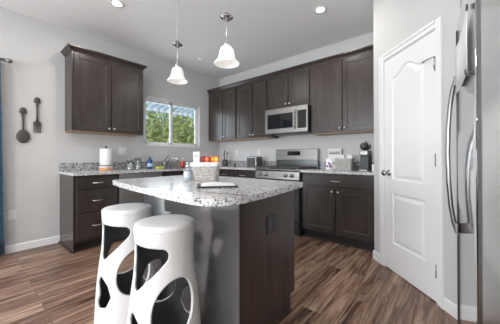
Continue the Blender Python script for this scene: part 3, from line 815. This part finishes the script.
t = thing('curtain_rod', 'brushed metal curtain rod with finial, high at the left edge', 'curtain rod', (.085, -3.30, 2.178), 0)
MB().tube([(0, .0, 0), (0, -2.9, 0)], .013, 10).build('rod', STEELD, t)
mb = MB(); mb.ell((0, .040, 0), .024, .030, .024); mb.ell((0, .006, 0), .018, .008, .018).build('finial', STEELD, t)
MB().tube([(0, -.05, -.004), (-.03, -.05, -.006), (-.083, -.05, -.03)], .007).lathe([(.022, -.083), (.022, -.078)], (0, -.05, -.03), 14, 'X').build('bracket', STEELD, t)
def curtain(y0, y1, label):
    mb = MB(); n = 90; vs_ = []; fs_ = []; nz = 10; zt = 2.17
    for j in range(nz + 1):
        z = .015 + (zt - .015) * j / nz; sq = .86 + .14 * (1 - (j / nz)) ** 1.0
        for i in range(n + 1):
            t_ = i / n; y = y0 + (y1 - y0) * (1 - (1 - t_) * sq) if False else y1 + (y0 - y1) * (1 - t_) * 1.0
            y = (y0 + y1) / 2 + (t_ - .5) * (y1 - y0) * sq
            vs_.append((.085 + .035 * math.sin(t_ * 2 * PI * 8 + .3 * j / nz), y, z))
    for j in range(nz):
        for i in range(n): a = j * (n + 1) + i; fs_.append((a, a + 1, a + n + 2, a + n + 1))
    mb._add(vs_, fs_, True); o = mb.build('curtain', CURT); s_ = o.modifiers.new('s', 'SOLIDIFY'); s_.thickness = .003
    tag(o, label, 'curtain', 'blue curtains')
curtain(-3.83, -3.293, 'dark blue curtain hanging at the left edge of the view')
curtain(-6.15, -5.65, 'dark blue curtain on the far side of the patio door')

# ------------------------------------------------------------------ things on the window counter
Z = CZ1 + .0005
t = thing('paper_towel_holder', 'paper towel roll on a stand at the left end of the window counter', 'paper towel holder', (.2, -2.313, Z))
MB().lathe([(.085, 0), (.087, .006), (.087, .030), (.084, .036), (0, .036)]).build('base', BAMBOO, t)['label'] = 'warm wooden base'
MB().lathe([(.083, .036), (.083, .060), (.020, .062), (0, .062)]).build('plate', WHT, t)
MB().lathe([(.088, .062), (.088, .068), (.020, .068)]).build('ring', IRON, t)
MB().lathe([(.020, .070), (.073, .070), (.075, .074), (.075, .290), (.072, .295), (.020, .295)], n=32).build('roll', PAPER, t)
MB().cyl((0, 0, 0), .008, .062, .315, 10).ell((0, 0, .325), .014, .014, .014).build('post', IRON, t)
def canister(x, y, h_, r_, lb):
    t = thing('glass_canister', lb, 'canister', (x, y, Z), 0, 'glass canisters on the window counter')
    MB().lathe([(r_, 0), (r_, .005), (r_, h_), (r_ - .004, h_), (r_ - .004, .006), (0, .006)], n=24).build('jar', JARG, t)
    MB().lathe([(r_ + .002, h_), (r_ + .002, h_ + .018), (0, h_ + .02)], n=24).ell((0, 0, h_ + .028), .010, .010, .010).build('lid', STEELD, t)
    MB().lathe([(0, .007), (r_ - .006, .007), (r_ - .006, h_ * .6), (0, h_ * .62)], n=20).build('contents', PAPER, t)
canister(.22, -1.99, .125, .050, 'left clear canister with metal lid between paper towels and soap')
canister(.20, -1.87, .155, .050, 'right, taller clear canister with metal lid between paper towels and soap')
BLUE = mat('blue_soap', (.008, .085, .26), .18); BLUEL = mat('pale_blue_label', (.45, .62, .80), .4)
t = thing('dish_soap_bottle', 'blue dish soap bottle on the window counter', 'bottle', (.28, -1.72, Z))
MB().lathe([(.030, 0), (.040, .006), (.041, .09), (.036, .125), (.018, .148), (.014, .155)], n=20).build('bottle', BLUE, t)
MB().lathe([(.0415, .03), (.0418, .08)], n=20).build('product_label', BLUEL, t)
MB().lathe([(.016, .155), (.016, .172), (.008, .178), (.007, .190), (0, .192)], n=16).build('cap', BLUE, t)
tag(MB().box(.30, -1.64, Z, .37, -1.53, Z + .028).build('sponge', mat('yellow_green_sponge', (.60, .68, .10), .9), None, bevel=.006), 'yellow-green sponge beside the blue soap bottle', 'sponge')
RED = mat('red_soap', (.62, .06, .035), .2)
t = thing('hand_soap_dispenser', 'red hand soap pump bottle right of the faucet', 'soap dispenser', (.26, -1.115, Z))
MB().lathe([(.034, 0), (.038, .005), (.038, .085), (.026, .108), (.012, .114)], n=20).build('bottle', RED, t)
MB().cyl((0, 0, 0), .012, .114, .128, 12).cyl((0, 0, 0), .004, .128, .150, 8).tube([(-.004, 0, .152), (.035, 0, .152), (.040, 0, .146)], .006).build('pump', WHT, t)

# ------------------------------------------------------------------ things on the range wall counter
t = thing('utensil_crock', 'dark crock with upright utensils in the counter corner', 'utensil holder', (.40, -.22, Z))
MB().lathe([(.048, 0), (.052, .005), (.054, .13), (.050, .13), (.046, .02), (0, .02)], n=24).build('crock', DGREY, t)
for dx, dy, h_, rr in ((-.02, .01, .30, .016), (.015, .02, .27, .02), (.01, -.02, .29, .014), (-.005, -.012, .25, .018)):
    MB().tube([(dx * .4, dy * .4, .021), (dx * 1.6, dy * 1.6, h_ - .05)], .006).ell((dx * 1.7, dy * 1.7, h_ - .02), rr, .006, .035).build('utensil', IRON, t)
tag(MB().lathe([(.016, 0), (.018, .004), (.018, .045), (.012, .055), (.012, .065), (0, .067)], (.86, -.42, Z), 16).build('spice_jar', DGREY), 'small dark jar on the counter left of the toaster', 'jar')
t = thing('toaster', 'small stainless toaster on the counter left of the range', 'toaster', (1.19, -.26, Z), R(-8))
MB().box(-.125, -.085, .01, .125, .085, .185).build('body', STEELD, t, bevel=.022, seg=4)
MB().box(-.131, -.070, .012, -.124, .070, .165).build('end_plate', STEEL, t, bevel=.004)
MB().box(-.137, -.020, .030, -.131, .020, .150).build('lever_slot', BLK, t, bevel=.002)
MB().box(-.150, -.022, .105, -.137, .022, .120).build('lever', BLK, t, bevel=.003)
MB().box(-.09, -.045, .184, .09, -.020, .1865).box(-.09, .020, .184, .09, .045, .1865).build('bread_slot', BLK, t)
for sx in (-.1, .1):
    for sy in (-.06, .06): MB().cyl((sx, sy, 0), .010, 0, .012, 10).build('foot', BLK, t)

def ribbed_basket(name, label, loc, rot, w0, d0, w1, d1, h_, m_, nrib=7, cat='basket', rows=10, open_lat=False):
    """tapered rectangular basket: woven walls of alternating strands between ribs"""
    t = thing(name, label, cat, loc, rot)
    mb = MB()
    def rect(k, g_=0.0, n=None):
        w_, d_ = w0 + (w1 - w0) * k, d0 + (d1 - d0) * k; z = h_ * k; P_ = []
        N = 4 * (n or nrib * 2); c = .18
        for i in range(N):
            a = 2 * PI * i / N; ca, sa = math.cos(a), math.sin(a)
            e = .35; x = (abs(ca) ** e) * (1 if ca > 0 else -1); y = (abs(sa) ** e) * (1 if sa > 0 else -1)
            P_.append((x * (w_ / 2 + g_), y * (d_ / 2 + g_), z))
        return P_
    for j in range(rows):
        k = (j + .5) / rows; A = rect(k); pts = []
        for i, p_ in enumerate(A):
            off = .0022 * (1 if (i // 2 + j) % 2 else -1); L_ = math.hypot(p_[0], p_[1]); pts.append((p_[0] * (1 + off / L_), p_[1] * (1 + off / L_), p_[2]))
        mb.tube(pts, h_ / rows * .50, 6, True)
    mb.build('weave', m_, t)
    mb = MB(); A, B = rect(0), rect(1)
    for i in range(0, len(A), 2): mb.tube([A[i], B[i]], .0038, 6)
    mb.build('ribs', m_, t)
    mb = MB(); mb.prism([(p_[0], p_[1]) for p_ in rect(0)], 'Z', 0, .006); mb.build('bottom', m_, t)
    return t, rect
t, rc = ribbed_basket('storage_basket', 'grey woven basket with wire handles on the right-hand counter', (2.762, -.27, Z), R(4), .19, .15, .215, .17, .150, BASK, 6)
MB().tube([(x, y, .150) for x, y, z in rc(1)], .007, 8, True).build('rim', BASK, t)
for s_ in (-1, 1):
    MB().tube([(s_ * (.118 + .030 * math.sin(a)), .045 * math.cos(a), .10 + .045 * math.sin(a) * 0 - .05 * math.sin(a) * .3) for a in [PI * k / 8 for k in range(9)]], .005, 6).build('handle', IRON, t)
mb = MB()
for k in range(3): mb.tube([(.135 + .02 * math.cos(a) + .006 * k, -.03 + .03 * k, .055 + .045 * math.sin(a) - .012 * k) for a in [2 * PI * i / 14 for i in range(14)]], .0032, 5, True)
WHTP = mat('white_packet', (.78, .78, .77), .5)
for i, (dx, dy, a, tl) in enumerate(((-.07, .01, .3, .25), (-.02, -.03, -.4, -.2), (.035, .02, .2, .3), (.075, -.02, -.2, -.35))):
    o = MB().box(-.036, -.010, -.03, .036, .010, .032).build('packet', WHTP, None, bevel=.006)
    o.location = (2.762 + dx, -.27 + dy, Z + .165 + .006 * (i % 2)); o.rotation_euler = (.3 * tl, tl, a)
    tag(o, 'white packet standing in the grey basket on the right-hand counter', 'packet', 'white packets in the grey basket')
t = thing('wire_holder', 'small black wire holder right of the grey basket', 'wire holder', (2.925, -.30, Z), R(10))
mb = MB()
mb.tube([(.028 * math.cos(a), .028 * math.sin(a), .004) for a in [2 * PI * i / 16 for i in range(16)]], .0035, 6, True)
mb.tube([(.032 * math.cos(a), .032 * math.sin(a), .05) for a in [2 * PI * i / 16 for i in range(16)]], .003, 6, True)
for i in range(6):
    a = 2 * PI * i / 6; mb.tube([(.028 * math.cos(a), .028 * math.sin(a), .004), (.032 * math.cos(a), .032 * math.sin(a), .05)], .0025, 5)
mb.tube([(0, 0, .004), (0, 0, .10), (.012, 0, .125), (.022, 0, .112)], .0035, 6); mb.build('frame', IRON, t)
PURP = mat('purple_print', (.13, .05, .28), .5); PINK = mat('red_print', (.62, .12, .16), .5)
t = thing('snack_bag', 'white bag with purple and red print at the left end of the right-hand counter', 'bag', (2.592, -.37, Z), R(8))
mb = MB(); 
prof = [(.028, 0), (.030, .02), (.032, .06), (.026, .11), (.012, .145), (.003, .152)]
vs_ = []; fs_ = []; n = 20
for dpt, z in prof:
    for i in range(n):
        a = 2 * PI * i / n; ca, sa = math.cos(a), math.sin(a)
        vs_.append((.042 * (abs(ca) ** .5) * (1 if ca > 0 else -1), dpt * (abs(sa) ** .7) * (1 if sa > 0 else -1), z))
for j in range(len(prof) - 1):
    for i in range(n): fs_.append((j * n + i, j * n + (i + 1) % n, (j + 1) * n + (i + 1) % n, (j + 1) * n + i))
fs_ += [tuple(range(n))[::-1], tuple(range((len(prof) - 1) * n, len(prof) * n))]
mb._add(vs_, fs_, True); mb.build('bag', PAPER, t)
MB().ell((-.018, -.029, .050), .016, .005, .014).ell((.016, -.030, .060), .012, .005, .034).ell((.000, -.028, .090), .010, .005, .018).build('purple_mark', PURP, t)
MB().ell((.031, -.025, .045), .006, .006, .02).build('red_mark', PINK, t)
# sign leaning on the backsplash
t = thing('wall_sign', 'white sign with grey script lettering standing behind the grey basket', 'sign', (2.552, -.060, Z + .128), 0)
MB().box(-.098, -.014, 0, .098, 0, .170).build('board', WHT, t, bevel=.003)
mb = MB(); rnd = random.Random(5)
x = -.078
while x < .074:
    h_ = rnd.choice((.035, .045, .06)); mb.tube([(x, -.015, .085), (x + .006, -.015, .085 + h_), (x + .013, -.015, .088), (x + .020, -.015, .085 + h_ * .5)], .0035, 5); x += .0235
mb.build('lettering', mat('grey_lettering', (.20, .20, .20), .6), t)
t2 = tag(MB().box(2.532, -.16, Z, 2.618, -.08, Z + .17).build('white_carton', PAPER, None, bevel=.003), 'white carton standing behind the purple-printed bag', 'carton')
# coffee machine
cm = thing('coffee_machine', 'single-serve coffee machine with round black head on the right-hand counter', 'coffee machine', (3.045, -.34, Z), R(-6))
MB().box(-.052, -.085, .0, .052, .085, .022).build('drip_base', STEEL, cm, bevel=.006)
MB().box(-.050, -.045, .022, .050, .085, .190).build('body', DGREY, cm, bevel=.008)
MB().box(-.052, -.075, .190, .052, .085, .258).build('brew_head', STEEL, cm, bevel=.014, seg=3)
MB().lathe([(.040, -.070), (.046, -.060), (.046, .055), (.040, .066)], (0, 0, .305), 28, 'Y').build('round_head', BLK, cm)
MB().tube([(-.02, .02, .350), (.01, -.01, .368), (.045, -.03, .350), (.060, -.04, .30)], .006).build('lever', STEEL, cm)
MB().lathe([(.032, .072), (.034, .080), (0, .081)], (0, 0, .305), 24, 'Y').build('head_cap', DGREY, cm)
t = thing('water_bottle', 'tall clear grey bottle between the coffee machine and the pantry wall', 'bottle', (3.165, -.27, Z))
MB().lathe([(.034, 0), (.036, .005), (.036, .16), (.022, .20), (.018, .235), (.016, .235), (.016, .20), (.032, .155), (.032, .008), (0, .008)], n=24).build('bottle', JARG, t)
MB().lathe([(.020, .235), (.020, .262), (0, .264)], n=20).build('cap', STEELD, t)
tag(MB().lathe([(.026, 0), (.030, .004), (.033, .085), (.029, .085), (.026, .01), (0, .01)], (3.17, -.42, Z), 24).build('white_cup', WHT), 'small white cup beside the pantry wall in front of the clear bottle', 'cup')

# ------------------------------------------------------------------ things on the island
Q = at(208.5, 182.5, 1.80)
bx_, by_ = 2.435, -2.385
t, rc = ribbed_basket('island_basket', 'pale woven basket with white lining on the island counter', (bx_, by_, Z), R(38), .170, .120, .205, .140, .125, WBASK, 6)
mb = MB(); A = rc(1)
def scl(P_, k, z): return [(x * k, y * k, z) for x, y, zz_ in P_]
rings = [scl(A, 1.05, .108), scl(A, 1.09, .112), scl(A, 1.10, .130), scl(A, 1.07, .138), scl(A, .97, .138), scl(A, .94, .125), scl(A, .93, .095)]
n = len(A); vs_ = [p_ for r_ in rings for p_ in r_]; fs_ = []
for j in range(len(rings) - 1):
    for i in range(n): fs_.append((j * n + i, j * n + (i + 1) % n, (j + 1) * n + (i + 1) % n, (j + 1) * n + i))
mb._add(vs_, fs_, True); mb.build('lining', noisy('white_cloth', (.84, .84, .83), (.90, .90, .89), .85, (20, 20, 20)), t)['label'] = 'white cloth lining folded over the rim'
uu = Vector((math.cos(R(38)), math.sin(R(38)), 0)); vv = Vector((-math.sin(R(38)), math.cos(R(38)), 0))
OR = mat('orange_packet', (.80, .20, .012), .35); RD = mat('red_packet', (.50, .03, .015), .35); DR = mat('dark_red_packet', (.22, .025, .02), .35); YL = mat('yellow_print', (.95, .62, .08), .4)
for i, (du, m_, m2, lb) in enumerate(((-.022, DR, RD, 'dark red snack packet at the left of the island basket'), (.016, RD, OR, 'bright red snack packet in the middle of the island basket'), (.052, OR, YL, 'orange snack packet with yellow print, left of the rightmost packet'), (.086, OR, YL, 'orange snack packet at the right end of the island basket'))):
    c = Vector((bx_, by_, Z + .156)) + uu * du + vv * (.01 * (-1) ** i)
    t = thing('snack_packet', lb, 'snack packet', c, R(38) + .12 * (-1) ** i, 'snack packets in the island basket')
    MB().box(-.019, -.012, -.045, .019, .012, .026).build('wrapper', m_, t, bevel=.008, seg=3)
    MB().ell((.002, -.012, .004), .014, .003, .012).build('print', m2, t)
c = Vector((bx_, by_, Z)) + uu * (-.068) + vv * (-.005)
t = thing('white_box', 'upright white carton sticking out of the island basket at its left', 'box', (c.x, c.y, Z + .10), R(38))
MB().box(-.024, -.014, 0, .024, .014, .118).build('carton', PAPER, t, bevel=.001)
MB().box(-.014, -.0148, .080, .012, -.014, .090).box(-.014, -.0148, .068, .004, -.014, .073).build('printed_mark', mat('grey_print', (.35, .36, .4), .6), t)
c = at(191.5, 182.0, 1.70)
t = thing('sanitizer_bottle', 'clear bluish pump bottle standing left of the island basket', 'bottle', (2.385, -2.515, Z))
MB().lathe([(.030, 0), (.033, .005), (.033, .085), (.024, .100), (.012, .106), (.010, .100), (.030, .08), (.030, .008), (0, .008)], n=24).build('bottle', CLEARP, t)
MB().lathe([(0, .010), (.028, .010), (.028, .070), (0, .070)], n=20).build('gel', mat('pale_blue_gel', (.88, .92, .97), .2), t)
MB().cyl((0, 0, 0), .013, .104, .120, 14).cyl((0, 0, 0), .004, .120, .135, 8).tube([(-.004, -.002, .136), (.028, -.02, .136), (.032, -.022, .130)], .006).build('pump', WHT, t)
# open notebook / tablet folder lying in front of the basket
def onc(u, v, z=CZ1):
    d = _F2 + _R2 * ((u - 250) / 242) - _U3 * ((v - 156.04) / 242); return CAM + d * ((z - CAM.z) / d.z)
t = thing('folder', 'open dark folder with white pages lying in front of the island basket', 'folder', (0, 0, 0))
c1 = onc(197, 188.5); c2 = onc(241, 187.3); c3 = onc(226, 182); c4 = onc(196, 180.5)
t.location = (c1.x, c1.y, Z); e1 = (c2 - c1); e1.z = 0; Lx = e1.length; e1.normalize(); t.rotation_euler = (0, 0, math.atan2(e1.y, e1.x))
MB().box(0, 0, 0, .235, .17, .009).build('cover', BLK, t, bevel=.002)
mb = MB(); n = 10; P_ = [(.022 + .202 * i / n, .010 + .008 * math.sin(PI * (1 - i / n) ** 1.5)) for i in range(n + 1)]
mb.prism(P_ + [(.224, .0092), (.022, .0092)], 'Y', .012, .160); mb.build('pages', PAPER, t)

# ------------------------------------------------------------------ outside the window
GRASS = noisy('grass', (.10, .20, .04), (.20, .32, .08), .9, (1, 1, 1))
struct(MB().box(-60, -40, -.5, -.16, 40, -.35).build('outdoor_lawn', GRASS))
def leafmat(name, c1, c2):
    m = noisy(name, c1, c2, .6, (1.3, 1.3, 1.3), 3); return m
L1 = leafmat('yellow_green_leaves', (.20, .25, .05), (.62, .60, .20)); L2 = leafmat('green_leaves', (.10, .17, .07), (.34, .42, .20)); BARK = noisy('bark', (.10, .07, .05), (.2, .15, .1), .9, (10, 10, 2))
def tree(x, y, h_, r_, m_, lb, n=3400, seed=1, leaf=.10):
    rnd = random.Random(seed); t = thing('tree', lb, 'tree', (x, y, -.35), 0, 'trees outside the kitchen window')
    MB().tube([(0, 0, 0), (.05, .03, h_ * .3), (0, 0, h_ * .7)], [.16, .12, .05], 8).build('trunk', BARK, t)
    mb = MB(); vs_ = []; fs_ = []
    blobs = [(rnd.uniform(-.5, .5) * r_, rnd.uniform(-.7, .7) * r_, h_ * rnd.uniform(.25, .9), r_ * rnd.uniform(.35, .6)) for _ in range(14)]
    for k in range(n):
        bx, by, bz, br = rnd.choice(blobs); d = Vector((rnd.gauss(0, 1), rnd.gauss(0, 1), rnd.gauss(0, 1))).normalized() * br * rnd.uniform(.6, 1.05)
        c = Vector((bx, by, bz)) + d; c.z = max(.1, c.z)
        a = Vector((rnd.gauss(0, 1), rnd.gauss(0, 1), rnd.gauss(0, 1))).normalized(); b_ = a.orthogonal().normalized(); s_ = leaf * rnd.uniform(.6, 1.2)
        i = len(vs_); vs_ += [c - a * s_, c + b_ * s_ * .45, c + a * s_, c - b_ * s_ * .45]; fs_.append((i, i + 1, i + 2, i + 3))
    mb._add(vs_, fs_); mb.build('foliage', m_, t)
tree(-5.2, 1.2, 3.3, 1.7, L1, 'yellow-green tree filling the left pane of the window', seed=2)
tree(-5.6, 3.6, 3.2, 1.5, L1, 'yellow-green tree behind the window mullion', seed=3)
tree(-6.5, 6.0, 3.0, 1.6, L2, 'darker green tree filling the right pane of the window', seed=4)
tree(-8.2, 3.2, 3.9, 1.9, L2, 'green tree farther back behind the yellow-green trees', seed=5)
tree(-9.0, 8.2, 3.4, 2.0, L1, 'tree farthest back, seen low in the right pane', seed=6)
tree(-4.9, 2.5, 1.9, 1.2, L2, 'low green bush under the window view', seed=8, n=1800)
pc = thing('patio_cover', 'white slatted patio cover sloping down outside the window', 'patio cover', (-.15, 0, 2.50))
WHT2 = mat('white_outdoor_paint', (.80, .82, .84), .5)
sl_ = -.16
for i in range(28):
    y = -2.6 + i * .17
    MB().prism([(0, 0), (-1.5, 1.5 * sl_), (-1.5, 1.5 * sl_ + .06), (0, .06)], 'Y', y, y + .045).build('rafter', WHT2, pc)
MB().box(-1.55, -2.7, 1.5 * sl_ - .06, -1.47, 2.2, 1.5 * sl_ + .0).build('beam', WHT2, pc)
for y in (-2.6, 2.1): MB().box(-1.55, y, -2.85, -1.47, y + .08, 1.5 * sl_ - .06).build('post', WHT2, pc)
